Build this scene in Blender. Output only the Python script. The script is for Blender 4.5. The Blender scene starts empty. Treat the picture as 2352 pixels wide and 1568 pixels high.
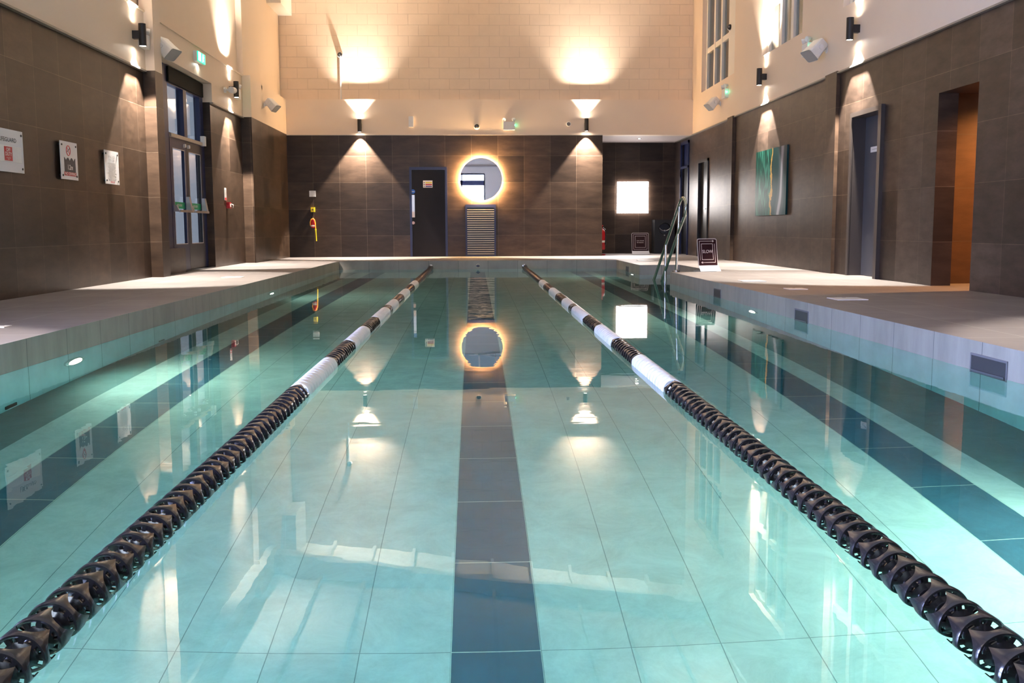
import bpy, bmesh, math, random
from mathutils import Vector, Matrix
random.seed(7)
C = bpy.context.scene.collection
SC = bpy.context.scene
PI = math.pi

# ------------------------------------------------------------------ helpers
class MB:
    """collects shapes and links them as one mesh object"""
    def __init__(s, M=None):
        s.bm = bmesh.new(); s.M = M or Matrix.Identity(4); s.uvmats = []
    def _v(s, p): return s.bm.verts.new(s.M @ Vector(p))
    def face(s, pts, mi=0):
        f = s.bm.faces.new([s._v(p) for p in pts]); f.material_index = mi; return s
    def box(s, a, b, mi=0):
        x0, y0, z0 = a; x1, y1, z1 = b
        v = [s._v(p) for p in ((x0,y0,z0),(x1,y0,z0),(x1,y1,z0),(x0,y1,z0),(x0,y0,z1),(x1,y0,z1),(x1,y1,z1),(x0,y1,z1))]
        for q in ((3,2,1,0),(4,5,6,7),(0,1,5,4),(1,2,6,5),(2,3,7,6),(3,0,4,7)):
            s.bm.faces.new([v[i] for i in q]).material_index = mi
        return s
    def bar(s, p, q, w, d, up=(0,0,1), mi=0):
        p, q = Vector(p), Vector(q); t = (q-p).normalized(); u = Vector(up)
        a = t.cross(u).normalized(); b = a.cross(t)
        pts = []
        for e in (p, q):
            for i, j in ((-1,-1),(1,-1),(1,1),(-1,1)): pts.append(s._v(e + a*w/2*i + b*d/2*j))
        for f in ((3,2,1,0),(4,5,6,7),(0,1,5,4),(1,2,6,5),(2,3,7,6),(3,0,4,7)):
            s.bm.faces.new([pts[i] for i in f]).material_index = mi
        return s
    def tube(s, path, r, n=12, closed=False, caps=True, mi=0):
        path = [Vector(p) for p in path]; rings = []; L = len(path); prev = None
        rr = r if isinstance(r, (list, tuple)) else [r]*L
        for i, p in enumerate(path):
            if closed: t = path[(i+1)%L]-path[i-1]
            else: t = path[min(i+1,L-1)]-path[max(i-1,0)]
            t.normalize()
            if prev is None:
                a = t.orthogonal().normalized()
            else:
                a = (prev - t*prev.dot(t)).normalized()
            prev = a; b = t.cross(a)
            rings.append([s._v(p + (a*math.cos(2*PI*k/n)+b*math.sin(2*PI*k/n))*rr[i]) for k in range(n)])
        for i in range(L if closed else L-1):
            A, B = rings[i], rings[(i+1)%L]
            for k in range(n):
                s.bm.faces.new((A[k],A[(k+1)%n],B[(k+1)%n],B[k])).material_index = mi
        if caps and not closed:
            s.bm.faces.new(rings[0][::-1]).material_index = mi; s.bm.faces.new(rings[-1]).material_index = mi
        return s
    def cyl(s, p, q, r, n=24, mi=0): return s.tube([p, q], r, n, mi=mi)
    def ring(s, c, axis, R, r, n=48, m=10, mi=0):
        ax = Vector(axis).normalized(); a = ax.orthogonal().normalized(); b = ax.cross(a); c = Vector(c)
        return s.tube([c+(a*math.cos(2*PI*k/n)+b*math.sin(2*PI*k/n))*R for k in range(n)], r, m, closed=True, mi=mi)
    def lathe(s, c, axis, prof, n=32, mi=0):
        """prof: list of (radius, along axis)"""
        ax = Vector(axis).normalized(); a = ax.orthogonal().normalized(); b = ax.cross(a); c = Vector(c); R = []
        for r, h in prof:
            R.append([s._v(c+ax*h+(a*math.cos(2*PI*k/n)+b*math.sin(2*PI*k/n))*max(r,1e-5)) for k in range(n)])
        for i in range(len(R)-1):
            for k in range(n): s.bm.faces.new((R[i][k],R[i][(k+1)%n],R[i+1][(k+1)%n],R[i+1][k])).material_index = mi
        return s
    def prism(s, poly, vec, mi=0):
        vec = Vector(vec); A = [Vector(p) for p in poly]
        a = [s._v(p) for p in A]; b = [s._v(p+vec) for p in A]; n = len(a)
        s.bm.faces.new(a[::-1]).material_index = mi; s.bm.faces.new(b).material_index = mi
        for i in range(n): s.bm.faces.new((a[i],a[(i+1)%n],b[(i+1)%n],b[i])).material_index = mi
        return s
    def disc(s, c, axis, r, n=32, mi=0):
        ax = Vector(axis).normalized(); a = ax.orthogonal().normalized(); b = ax.cross(a); c = Vector(c)
        s.bm.faces.new([s._v(c+(a*math.cos(2*PI*k/n)+b*math.sin(2*PI*k/n))*r) for k in range(n)]).material_index = mi
        return s
    def text(s, body, size, M, mi=0, align='CENTER', width=1.0):
        cu = bpy.data.curves.new('t', 'FONT'); cu.body = body; cu.size = size; cu.align_x = align; cu.align_y = 'CENTER'
        cu.resolution_u = 3; cu.offset = size*.014
        o = bpy.data.objects.new('t', cu)
        me = bpy.data.meshes.new_from_object(o)
        vs = [s._v(M @ Vector((v.co.x*width, v.co.y, 0))) for v in me.vertices]
        for p in me.polygons:
            try: s.bm.faces.new([vs[i] for i in p.vertices]).material_index = mi
            except ValueError: pass
        bpy.data.objects.remove(o); bpy.data.curves.remove(cu); bpy.data.meshes.remove(me)
        return s
    def mesh(s, name, mats, off=None, bevel=0, smooth=35, recalc=True):
        if bevel:
            bmesh.ops.bevel(s.bm, geom=[e for e in s.bm.edges if e.is_manifold and e.calc_face_angle(0) > 0.6], offset=bevel, segments=2, affect='EDGES', profile=.6)
        if recalc: bmesh.ops.recalc_face_normals(s.bm, faces=s.bm.faces)
        me = bpy.data.meshes.new(name); s.bm.to_mesh(me); s.bm.free()
        if off is not None: me.transform(Matrix.Translation(-Vector(off)))
        for m in (mats if isinstance(mats, (list, tuple)) else [mats]): me.materials.append(m)
        if smooth:
            me.polygons.foreach_set('use_smooth', [True]*len(me.polygons))
            me.set_sharp_from_angle(angle=math.radians(smooth))
        return me
    def build(s, name, mats, parent=None, **k):
        off = None
        if parent is not None:
            q = parent; off = Vector((0,0,0))
            while q is not None: off = off + q.location; q = q.parent
        o = bpy.data.objects.new(name, s.mesh(name, mats, off, **k)); C.objects.link(o)
        if parent is not None: o.parent = parent
        return o
def tag(o, label=None, cat=None, group=None, kind=None):
    if label: o['label'] = label
    if cat: o['category'] = cat
    if group: o['group'] = group
    if kind: o['kind'] = kind
    return o
def thing(name, loc, label, cat, group=None, kind=None):
    o = bpy.data.objects.new(name, None); o.empty_display_size = .1; C.objects.link(o); o.location = loc
    return tag(o, label, cat, group, kind)
def light(kind, name, loc, energy, color, parent=None, d=(0,0,-1), **kw):
    l = bpy.data.lights.new(name, kind); l.energy = energy; l.color = color
    for k, v in kw.items(): setattr(l, k, v)
    l.cycles.use_multiple_importance_sampling = False
    o = bpy.data.objects.new(name, l); C.objects.link(o)
    off = Vector((0,0,0)); q = parent
    while q is not None: off = off + q.location; q = q.parent
    o.location = Vector(loc)-off; o.parent = parent
    o.rotation_euler = Vector(d).to_track_quat('-Z', 'Y').to_euler()
    return o

# ------------------------------------------------------------------ materials
MATS = {}
def newmat(name):
    m = bpy.data.materials.new(name); m.use_nodes = True; nt = m.node_tree
    b = nt.nodes['Principled BSDF']; return m, nt, b
def N(nt, t, **kw):
    n = nt.nodes.new(t)
    for k, v in kw.items():
        if isinstance(k, str) and k.startswith('i_'): n.inputs[k[2:]].default_value = v
        else: setattr(n, k, v)
    return n
def L(nt, a, b): nt.links.new(a, b)
def plain(name, col, rough=.5, metal=0, spec=.5, emit=None, es=0, noise=.06, nscale=30, coat=0):
    if name in MATS: return MATS[name]
    m, nt, b = newmat(name)
    b.inputs['Roughness'].default_value = rough; b.inputs['Metallic'].default_value = metal
    b.inputs['Specular IOR Level'].default_value = spec
    b.inputs['Coat Weight'].default_value = coat
    if noise:
        nz = N(nt, 'ShaderNodeTexNoise'); nz.inputs['Scale'].default_value = nscale; nz.inputs['Detail'].default_value = 3
        g = N(nt, 'ShaderNodeNewGeometry'); L(nt, g.outputs['Position'], nz.inputs['Vector'])
        mx = N(nt, 'ShaderNodeMix', data_type='RGBA'); L(nt, nz.outputs['Fac'], mx.inputs['Factor'])
        mx.inputs['A'].default_value = (*[c*(1-noise) for c in col], 1); mx.inputs['B'].default_value = (*[min(1, c*(1+noise)) for c in col], 1)
        L(nt, mx.outputs['Result'], b.inputs['Base Color'])
    else: b.inputs['Base Color'].default_value = (*col, 1)
    if emit: b.inputs['Emission Color'].default_value = (*emit, 1); b.inputs['Emission Strength'].default_value = es
    MATS[name] = m; return m
def swizzle(nt, a, b, oa=0, ob=0):
    """Position -> (axis a - oa, axis b - ob, 0)"""
    g = N(nt, 'ShaderNodeNewGeometry'); sp = N(nt, 'ShaderNodeSeparateXYZ'); L(nt, g.outputs['Position'], sp.inputs[0])
    cb = N(nt, 'ShaderNodeCombineXYZ')
    for ax, o, k in ((a, oa, 0), (b, ob, 1)):
        s = N(nt, 'ShaderNodeMath', operation='SUBTRACT'); L(nt, sp.outputs[ax], s.inputs[0]); s.inputs[1].default_value = o
        L(nt, s.outputs[0], cb.inputs[k])
    return cb.outputs[0], sp
def tilemat(name, a, b, oa, ob, w, h, c1, c2, mortar, ms=.004, rough=.4, streak=(1.5, 9), sa=.35, offset=0, bump=.15, spec=.5, smooth=.1):
    if name in MATS: return MATS[name]
    m, nt, bs = newmat(name)
    vec, sp = swizzle(nt, a, b, oa, ob)
    br = N(nt, 'ShaderNodeTexBrick', offset=offset, offset_frequency=2, squash=1)
    L(nt, vec, br.inputs['Vector'])
    br.inputs['Color1'].default_value = (*c1, 1); br.inputs['Color2'].default_value = (*c2, 1); br.inputs['Mortar'].default_value = (*mortar, 1)
    br.inputs['Scale'].default_value = 1; br.inputs['Mortar Size'].default_value = ms; br.inputs['Mortar Smooth'].default_value = smooth
    br.inputs['Bias'].default_value = 0; br.inputs['Brick Width'].default_value = w; br.inputs['Row Height'].default_value = h
    mp = N(nt, 'ShaderNodeMapping'); mp.inputs['Scale'].default_value = (streak[0], streak[1], 1); L(nt, vec, mp.inputs['Vector'])
    nz = N(nt, 'ShaderNodeTexNoise'); nz.inputs['Scale'].default_value = 1; nz.inputs['Detail'].default_value = 6; nz.inputs['Roughness'].default_value = .65
    L(nt, mp.outputs[0], nz.inputs['Vector'])
    mr = N(nt, 'ShaderNodeMapRange'); mr.inputs['From Min'].default_value = .25; mr.inputs['From Max'].default_value = .75
    mr.inputs['To Min'].default_value = 1-sa; mr.inputs['To Max'].default_value = 1+sa; L(nt, nz.outputs['Fac'], mr.inputs['Value'])
    mu = N(nt, 'ShaderNodeVectorMath', operation='SCALE'); L(nt, br.outputs['Color'], mu.inputs[0]); L(nt, mr.outputs[0], mu.inputs['Scale'])
    L(nt, mu.outputs[0], bs.inputs['Base Color'])
    bs.inputs['Roughness'].default_value = rough; bs.inputs['Specular IOR Level'].default_value = spec
    if bump:
        bp = N(nt, 'ShaderNodeBump'); bp.inputs['Strength'].default_value = bump; bp.inputs['Distance'].default_value = .004; bp.invert = True
        L(nt, br.outputs['Fac'], bp.inputs['Height']); L(nt, bp.outputs[0], bs.inputs['Normal'])
    MATS[name] = m; return m
T1, T2, TG = (.023,.0140,.0095), (.056,.035,.0235), (.11,.078,.055)
tile_back = tilemat('dark tile back', 0, 2, -3.06, .484, .601, .602, T1, T2, TG, ms=.0028, rough=.36, streak=(1.8, 6), sa=.5, spec=.28)
tile_left = tilemat('dark tile left', 1, 2, 13.55, .484, .62, .602, T1, T2, TG, ms=.0028, rough=.34, streak=(3.5, 9), sa=.55, spec=.28)
tile_right = tilemat('dark tile right', 1, 2, 13.0, .484, .60, .602, (.030,.0195,.015), (.060,.041,.032), TG, ms=.0028, rough=.40, streak=(3.5, 9), sa=.55, spec=.28)
tile_warm = tilemat('dark tile shower', 0, 2, 5.4, .484, .60, .602, (.10,.05,.026), (.115,.058,.030), TG, ms=.0028, rough=.45, streak=(2, 6))
deck_tile = tilemat('deck tile', 0, 1, -2.73, .35, .60, .60, (.195,.172,.168), (.225,.20,.195), (.36,.33,.32), ms=.004, rough=.5, streak=(2, 2.5), sa=.16, bump=.08)
edge_tile_y = tilemat('pool edge tile side', 1, 2, 5.52, -3, .60, 3.6, (.30,.285,.26), (.345,.325,.30), (.10,.11,.11), ms=.0035, rough=.5, streak=(5, 1.2), sa=.22, bump=.1)
edge_tile_x = tilemat('pool edge tile end', 0, 2, -2.73, -3, .60, 3.6, (.28,.265,.245), (.33,.31,.285), (.10,.11,.11), ms=.0035, rough=.5, streak=(3, 1.2), sa=.22, bump=.1)
CREAM = (.75,.605,.475)
cream = plain('cream paint', CREAM, .55, noise=.03, nscale=2)
block = tilemat('painted blockwork', 0, 2, -4.2, 3.55, .457, .2375, (.74,.58,.435), (.76,.595,.445), (.66,.515,.385), ms=.006, rough=.6, streak=(3, 3), sa=.04, offset=.5, bump=.8)
ceil_m = plain('ceiling paint', (.82,.77,.68), .7, noise=.02, nscale=1.5)
beam_m = plain('white painted beam', (.75,.69,.60), .5, noise=.02)
navy = plain('navy painted frame', (.011,.017,.068), .4)
doorm = plain('charcoal door laminate', (.013,.0115,.0145), .5, spec=.2, noise=.12, nscale=6)
black = plain('black plastic', (.012,.012,.013), .35)
blackmetal = plain('black powder coat', (.014,.012,.012), .42)
white = plain('white plastic', (.72,.70,.68), .4)
greyg = plain('grey speaker grille', (.30,.29,.285), .6)
chrome = plain('polished stainless steel', (.75,.75,.77), .14, 1, noise=.03)
brushed = plain('brushed steel', (.62,.58,.55), .35, 1, noise=.1, nscale=60)
acryl = plain('white acrylic board', (.74,.74,.76), .22, noise=.01)
red = plain('signal red', (.50,.012,.02), .4)
green = plain('exit green', (.0,.35,.13), .4)
yellow = plain('yellow plastic', (.80,.60,.02), .4)
ink = plain('dark print', (.03,.028,.03), .5)
inkl = plain('grey print', (.30,.30,.31), .5)
paper = plain('white print', (.80,.78,.76), .5)
burg = plain('dark burgundy panel', (.030,.010,.012), .25)
lens = plain('lamp lens', (1,1,1), .3, emit=(1,.90,.78), es=60, noise=0)
poolens = plain('pool light lens', (1,1,1), .3, emit=(1,.97,.78), es=16, noise=0)
boxlit = plain('lit panel face', (1,1,1), .3, emit=(1,.93,.90), es=9, noise=0)
halo = plain('led halo strip', (1,1,1), .3, emit=(1,.64,.30), es=700, noise=0)
ledg = plain('green led', (0,.5,.2), .3, emit=(.1,1,.5), es=9, noise=0)
exitlit = plain('lit exit legend', (.6,.9,.7), .3, emit=(.6,1,.8), es=3, noise=0)
exitgrn = plain('lit exit green', (0,.3,.12), .3, emit=(0,.5,.2), es=1.6, noise=0)
mirror = plain('mirror glass', (.82,.83,.85), .01, 1, noise=0)
orange = plain('orange rope', (.85,.38,.03), .5)
def glassmat():
    m, nt, b = newmat('window glass'); out = nt.nodes['Material Output']; nt.nodes.remove(b)
    t = N(nt, 'ShaderNodeBsdfTransparent'); t.inputs[0].default_value = (.86,.9,.9,1)
    g = N(nt, 'ShaderNodeBsdfGlossy'); g.inputs['Roughness'].default_value = .02
    fr = N(nt, 'ShaderNodeFresnel'); ge = N(nt, 'ShaderNodeNewGeometry')
    mr = N(nt, 'ShaderNodeMapRange'); mr.inputs['To Min'].default_value = 1.5; mr.inputs['To Max'].default_value = 1/1.5
    L(nt, ge.outputs['Backfacing'], mr.inputs['Value']); L(nt, mr.outputs[0], fr.inputs[0])
    mx = N(nt, 'ShaderNodeMixShader'); L(nt, fr.outputs[0], mx.inputs[0]); L(nt, t.outputs[0], mx.inputs[1]); L(nt, g.outputs[0], mx.inputs[2])
    L(nt, mx.outputs[0], out.inputs['Surface']); return m
glass = glassmat()
def poolfloor():
    m, nt, bs = newmat('pool floor tile')
    vec, sp = swizzle(nt, 0, 1, -.085, 3.015)
    br = N(nt, 'ShaderNodeTexBrick', offset=0, squash=1); L(nt, vec, br.inputs['Vector'])
    br.inputs['Scale'].default_value = 1; br.inputs['Brick Width'].default_value = .2865; br.inputs['Row Height'].default_value = 60.5
    br.inputs['Mortar Size'].default_value = .0018; br.inputs['Mortar Smooth'].default_value = .1; br.inputs['Bias'].default_value = 0
    br.inputs['Color1'].default_value = (.50,.525,.50,1); br.inputs['Color2'].default_value = (.55,.575,.545,1); br.inputs['Mortar'].default_value = (.20,.23,.23,1)
    b2 = N(nt, 'ShaderNodeTexBrick', offset=0, squash=1); L(nt, vec, b2.inputs['Vector'])
    for i in ('Scale', 'Brick Width', 'Row Height', 'Mortar Size', 'Mortar Smooth', 'Bias'): b2.inputs[i].default_value = br.inputs[i].default_value
    b2.inputs['Mortar Size'].default_value = .0026; b2.inputs['Row Height'].default_value = .605
    b2.inputs['Color1'].default_value = (.033,.09,.135,1); b2.inputs['Color2'].default_value = (.046,.112,.16,1); b2.inputs['Mortar'].default_value = (.52,.55,.48,1)
    acc = None
    for xc, hw in ((-1.945,.145), (.0575,.143), (2.065,.145)):
        s = N(nt, 'ShaderNodeMath', operation='SUBTRACT'); L(nt, sp.outputs[0], s.inputs[0]); s.inputs[1].default_value = xc
        a = N(nt, 'ShaderNodeMath', operation='ABSOLUTE'); L(nt, s.outputs[0], a.inputs[0])
        l = N(nt, 'ShaderNodeMath', operation='LESS_THAN'); L(nt, a.outputs[0], l.inputs[0]); l.inputs[1].default_value = hw
        if acc is None: acc = l
        else:
            q = N(nt, 'ShaderNodeMath', operation='MAXIMUM'); L(nt, acc.outputs[0], q.inputs[0]); L(nt, l.outputs[0], q.inputs[1]); acc = q
    mx = N(nt, 'ShaderNodeMix', data_type='RGBA'); L(nt, acc.outputs[0], mx.inputs['Factor']); L(nt, br.outputs['Color'], mx.inputs['A']); L(nt, b2.outputs['Color'], mx.inputs['B'])
    # darker border tiles along both sides
    s = N(nt, 'ShaderNodeMath', operation='SUBTRACT'); L(nt, sp.outputs[0], s.inputs[0]); s.inputs[1].default_value = .01
    a = N(nt, 'ShaderNodeMath', operation='ABSOLUTE'); L(nt, s.outputs[0], a.inputs[0])
    g = N(nt, 'ShaderNodeMath', operation='GREATER_THAN'); L(nt, a.outputs[0], g.inputs[0]); g.inputs[1].default_value = 2.375
    mb = N(nt, 'ShaderNodeMix', data_type='RGBA'); L(nt, g.outputs[0], mb.inputs['Factor']); L(nt, mx.outputs['Result'], mb.inputs['A']); mb.inputs['B'].default_value = (.13,.20,.20,1); mx = mb
    nz = N(nt, 'ShaderNodeTexNoise'); nz.inputs['Scale'].default_value = 4; nz.inputs['Detail'].default_value = 12; nz.inputs['Roughness'].default_value = .82; nz.inputs['Distortion'].default_value = .5
    L(nt, vec, nz.inputs['Vector'])
    mr = N(nt, 'ShaderNodeMapRange'); mr.inputs['From Min'].default_value = .25; mr.inputs['From Max'].default_value = .75; mr.inputs['To Min'].default_value = .68; mr.inputs['To Max'].default_value = 1.25; L(nt, nz.outputs['Fac'], mr.inputs['Value'])
    mu = N(nt, 'ShaderNodeVectorMath', operation='SCALE'); L(nt, mx.outputs['Result'], mu.inputs[0]); L(nt, mr.outputs[0], mu.inputs['Scale'])
    L(nt, mu.outputs[0], bs.inputs['Base Color']); bs.inputs['Roughness'].default_value = .6
    return m
pool_floor_m = poolfloor()
def watermat():
    m, nt, b = newmat('pool water'); out = nt.nodes['Material Output']; nt.nodes.remove(b)
    g = N(nt, 'ShaderNodeBsdfGlass'); g.inputs['IOR'].default_value = 1.33; g.inputs['Roughness'].default_value = 0
    ge = N(nt, 'ShaderNodeNewGeometry')
    mp = N(nt, 'ShaderNodeMapping'); mp.inputs['Scale'].default_value = (1.1, 2.6, 1); L(nt, ge.outputs['Position'], mp.inputs['Vector'])
    nz = N(nt, 'ShaderNodeTexNoise'); nz.inputs['Scale'].default_value = 1.6; nz.inputs['Detail'].default_value = 2.5; L(nt, mp.outputs[0], nz.inputs['Vector'])
    bp = N(nt, 'ShaderNodeBump'); bp.inputs['Strength'].default_value = WB; bp.inputs['Distance'].default_value = .01
    L(nt, nz.outputs['Fac'], bp.inputs['Height']); L(nt, bp.outputs[0], g.inputs['Normal'])
    L(nt, g.outputs[0], out.inputs['Surface'])
    v = N(nt, 'ShaderNodeVolumeAbsorption')
    kr, kg, kb = WK; d = max(kr, kg, kb)
    v.inputs['Color'].default_value = (1-kr/d, 1-kg/d, 1-kb/d, 1); v.inputs['Density'].default_value = d
    L(nt, v.outputs[0], out.inputs['Volume'])
    return m
WB = .05
WK = (.24, .022, .040)
water_m = watermat()
def artmat():
    m, nt, bs = newmat('marbled green and gold print')
    vec, sp = swizzle(nt, 1, 2, 17.78, .85)     # u: 0 .. -1.8 (towards the near edge), v: 0 .. 1.11
    nz = N(nt, 'ShaderNodeTexNoise'); nz.inputs['Scale'].default_value = 3.2; nz.inputs['Detail'].default_value = 5; nz.inputs['Distortion'].default_value = 1.6
    mp = N(nt, 'ShaderNodeMapping'); mp.inputs['Scale'].default_value = (1.6, .6, 1); L(nt, vec, mp.inputs['Vector']); L(nt, mp.outputs[0], nz.inputs['Vector'])
    s2 = N(nt, 'ShaderNodeSeparateXYZ'); L(nt, vec, s2.inputs[0])
    n2 = N(nt, 'ShaderNodeTexNoise'); n2.inputs['Scale'].default_value = 2.0; n2.inputs['Detail'].default_value = 9; n2.inputs['Roughness'].default_value = .62; L(nt, vec, n2.inputs['Vector'])
    # t = -u/1.8 + wobble
    t = N(nt, 'ShaderNodeMath', operation='MULTIPLY_ADD'); L(nt, s2.outputs[0], t.inputs[0]); t.inputs[1].default_value = -1/1.8
    wv = N(nt, 'ShaderNodeMath', operation='MULTIPLY_ADD'); L(nt, n2.outputs['Fac'], wv.inputs[0]); wv.inputs[1].default_value = .40; wv.inputs[2].default_value = -.20
    L(nt, wv.outputs[0], t.inputs[2])
    left = N(nt, 'ShaderNodeValToRGB'); e = left.color_ramp.elements
    e[0].position = .30; e[0].color = (.003,.012,.010,1); e[1].position = .72; e[1].color = (.03,.14,.11,1)
    x = left.color_ramp.elements.new(.5); x.color = (.005,.045,.034,1); L(nt, nz.outputs['Fac'], left.inputs[0])
    wvt = N(nt, 'ShaderNodeTexWave'); wvt.inputs['Scale'].default_value = .35; wvt.inputs['Distortion'].default_value = 7; wvt.inputs['Detail'].default_value = 2; L(nt, vec, wvt.inputs['Vector'])
    right = N(nt, 'ShaderNodeValToRGB'); e = right.color_ramp.elements
    e[0].position = .0; e[0].color = (.006,.03,.032,1); e[1].position = 1; e[1].color = (.30,.30,.34,1)
    x = right.color_ramp.elements.new(.55); x.color = (.010,.042,.046,1); x = right.color_ramp.elements.new(.93); x.color = (.06,.085,.10,1); L(nt, wvt.outputs['Color'], right.inputs[0])
    def step(th):
        g = N(nt, 'ShaderNodeMath', operation='GREATER_THAN'); L(nt, t.outputs[0], g.inputs[0]); g.inputs[1].default_value = th; return g
    a = N(nt, 'ShaderNodeMix', data_type='RGBA'); L(nt, step(.50).outputs[0], a.inputs['Factor']); L(nt, left.outputs[0], a.inputs['A']); a.inputs['B'].default_value = (.30,.18,.05,1)
    b = N(nt, 'ShaderNodeMix', data_type='RGBA'); L(nt, step(.545).outputs[0], b.inputs['Factor']); L(nt, a.outputs['Result'], b.inputs['A']); L(nt, right.outputs[0], b.inputs['B'])
    L(nt, b.outputs['Result'], bs.inputs['Base Color']); bs.inputs['Roughness'].default_value = .28; bs.inputs['Specular IOR Level'].default_value = .05
    return m

# ------------------------------------------------------------------ dimensions
ZW = -.1726                    # water level, deck is z = 0
XL, XR = -2.73, 2.885          # pool sides
YN, YF = .35, 20.19            # pool ends
ZF = -1.3726                   # pool floor
H = 2.77                       # top of the dark tiling
H2 = 3.55                      # ledge
YB = 23.07
TOP = 8.4

# ------------------------------------------------------------------ setting: deck, pool, water
deck_boxes = [((-5.2,-3.0),(XL,23.3)), ((XL,YF),(6.2,25.5)), ((XR,-3.0),(7.4,14.62)), ((3.6,14.62),(6.2,17.36)), ((XR,17.36),(6.2,YF)), ((XL,-3.0),(XR,YN))]
m = MB()
for (a, b) in deck_boxes: m.box((a[0],a[1],-1.42), (b[0],b[1],0))
for f in m.bm.faces:
    f.normal_update(); n = f.normal
    f.material_index = 0 if abs(n.z) > .5 else (1 if abs(n.x) > .5 else 2)
tag(m.build('floor', [deck_tile, edge_tile_y, edge_tile_x], smooth=0), 'pale stone tiled pool deck running round the pool', 'floor', kind='structure')
m = MB().box((XL-.05,YN-.05,ZF-.05), (3.65,YF+.05,ZF))
tag(m.build('pool_floor', pool_floor_m, smooth=0), 'pale tiled pool bottom with three dark lane lines', 'floor', kind='structure')
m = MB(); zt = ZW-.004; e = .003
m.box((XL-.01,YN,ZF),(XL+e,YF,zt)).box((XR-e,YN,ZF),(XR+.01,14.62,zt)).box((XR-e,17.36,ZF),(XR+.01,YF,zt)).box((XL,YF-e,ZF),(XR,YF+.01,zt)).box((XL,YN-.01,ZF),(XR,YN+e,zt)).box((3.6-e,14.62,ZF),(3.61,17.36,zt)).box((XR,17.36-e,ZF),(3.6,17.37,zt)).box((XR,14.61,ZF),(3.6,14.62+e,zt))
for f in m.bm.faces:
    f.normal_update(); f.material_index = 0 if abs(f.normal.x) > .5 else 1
lit_y = tilemat('painted lit pool side', 1, 2, 5.52, -3, .60, 3.6, (.52,.70,.80), (.58,.76,.86), (.12,.20,.23), ms=.0035, rough=.5, streak=(5, 1.2), sa=.14, bump=0)  # pale blue stands in for underwater light on the pool side tiles
lit_x = tilemat('painted lit pool end', 0, 2, -2.73, -3, .60, 3.6, (.52,.70,.80), (.58,.76,.86), (.12,.20,.23), ms=.0035, rough=.5, streak=(3, 1.2), sa=.14, bump=0)
tag(m.build('pool_side_lit_tint', [lit_y, lit_x], smooth=0), 'layer on the pool sides below the water line, its pale blue painted to look lit', 'wall', kind='structure')
m2 = MB()
P = [(XL-.012,YN-.012),(XR+.012,YN-.012),(XR+.012,14.608),(3.612,14.608),(3.612,17.372),(XR+.012,17.372),(XR+.012,YF+.012),(XL-.012,YF+.012)]
m2.prism([(x,y,ZF-.03) for x, y in P], (0,0,ZW-ZF+.03))
tag(m2.build('water', water_m, smooth=0), 'clear turquoise still water filling the swimming pool', 'water', kind='structure')

# coving strip of small tiles is not visible; dark step line under the end wall
# ------------------------------------------------------------------ walls
def wall(name, label): return thing(name, (0,0,0), label, 'wall', kind='structure')
# left wall
wl = wall('wall_left', 'long left wall, dark tiles below and cream plaster above')
m = MB()
m.box((-5.1,-3,0),(-4.43,14.25,H)).box((-4.62,17.25,0),(-4.43,YB+.2,H)).box((-5.1,14.25,0),(-4.43,15.5,.37))
m.box((-4.45,13.85,0),(-4.27,14.17,H)).box((-4.45,19.5,0),(-4.23,YB+.1,H))
for f in m.bm.faces: f.normal_update(); f.material_index = 1 if abs(f.normal.y) > .5 else 0
m.build('tile_cladding', [tile_left, tile_back], wl, smooth=0)
m = MB()
m.box((-5.1,-3,H),(-4.39,14.22,H2)).box((-4.62,17.25,H),(-4.39,YB+.3,H2)).box((-5.1,14.22,3.08),(-4.39,17.25,H2))
m.box((-5.1,-3,H2),(-4.47,YB+.3,TOP))
m.build('plaster', cream, wl, smooth=0)
m = MB().box((-4.45,13.85,H),(-4.27,14.17,TOP)).box((-4.5,19.5,H),(-4.23,YB+.1,H2)).box((-4.5,19.5,H2),(-4.36,YB+.1,TOP))
m.build('pilaster', cream, wl, smooth=0)
m = MB().box((-4.47,14.17,H2-.02),(-4.37,19.5,H2+.004)).box((-4.47,-3,H2-.02),(-4.37,13.85,H2+.004))
m.build('ledge', cream, wl, smooth=0)
m = MB().box((-4.43,-3,H-.022),(-4.375,13.85,H)).box((-4.43,17.25,H-.022),(-4.375,19.5,H))
m.build('edge_trim', plain('grey metal trim', (.28,.25,.21), .4, .3), wl, smooth=0)
m = MB().box((-4.4,21.9,5.4),(-4.06,YB+.2,TOP)); m.prism([(-4.4,21.9,5.4),(-4.4,20.6,TOP),(-4.4,21.9,TOP)],(.12,0,0))
m.build('bracket', beam_m, wl, smooth=0)
# right wall
wr = wall('wall_right', 'long right wall, dark tiles below and cream plaster with high windows above')
XW = 5.05
m = MB()
def rseg(y0, y1, z0=0, z1=H, x=XW): m.box((x,y0,z0),(5.75,y1,z1))
rseg(-3,9.98); m.box((XW,9.98,2.09),(5.75,10.85,H)); m.box((XW,10.85,0),(5.27,12.30,H)); m.box((XW,12.30,2.13),(5.75,13.36,H)); rseg(13.36,21.5)
m.box((XW,21.5,2.1),(5.75,22.45,H)); rseg(22.45,23.5); m.box((XW,23.5,2.68),(5.75,24.4,H)); rseg(24.4,25.4)
m.box((5.0,13.84,0),(XW,14.3,H+.012)).box((4.985,19.35,0),(XW,19.75,H+.012))
for f in m.bm.faces: f.normal_update(); f.material_index = 1 if abs(f.normal.y) > .5 else 0
m.build('tile_cladding', [tile_right, tile_back], wr, smooth=0)
wins = [(19.45,22.25),(15.45,17.6),(11.5,13.75)]
WS, WT = 3.60, 5.75
m = MB(); X0, X1 = 5.025, 5.5
m.box((X0,-3,H),(X1,25.4,WS)).box((X0,-3,WT),(X1,25.4,TOP))
ys = [-3]
for a, b in sorted(wins): ys += [a, b]
ys.append(25.4)
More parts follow.
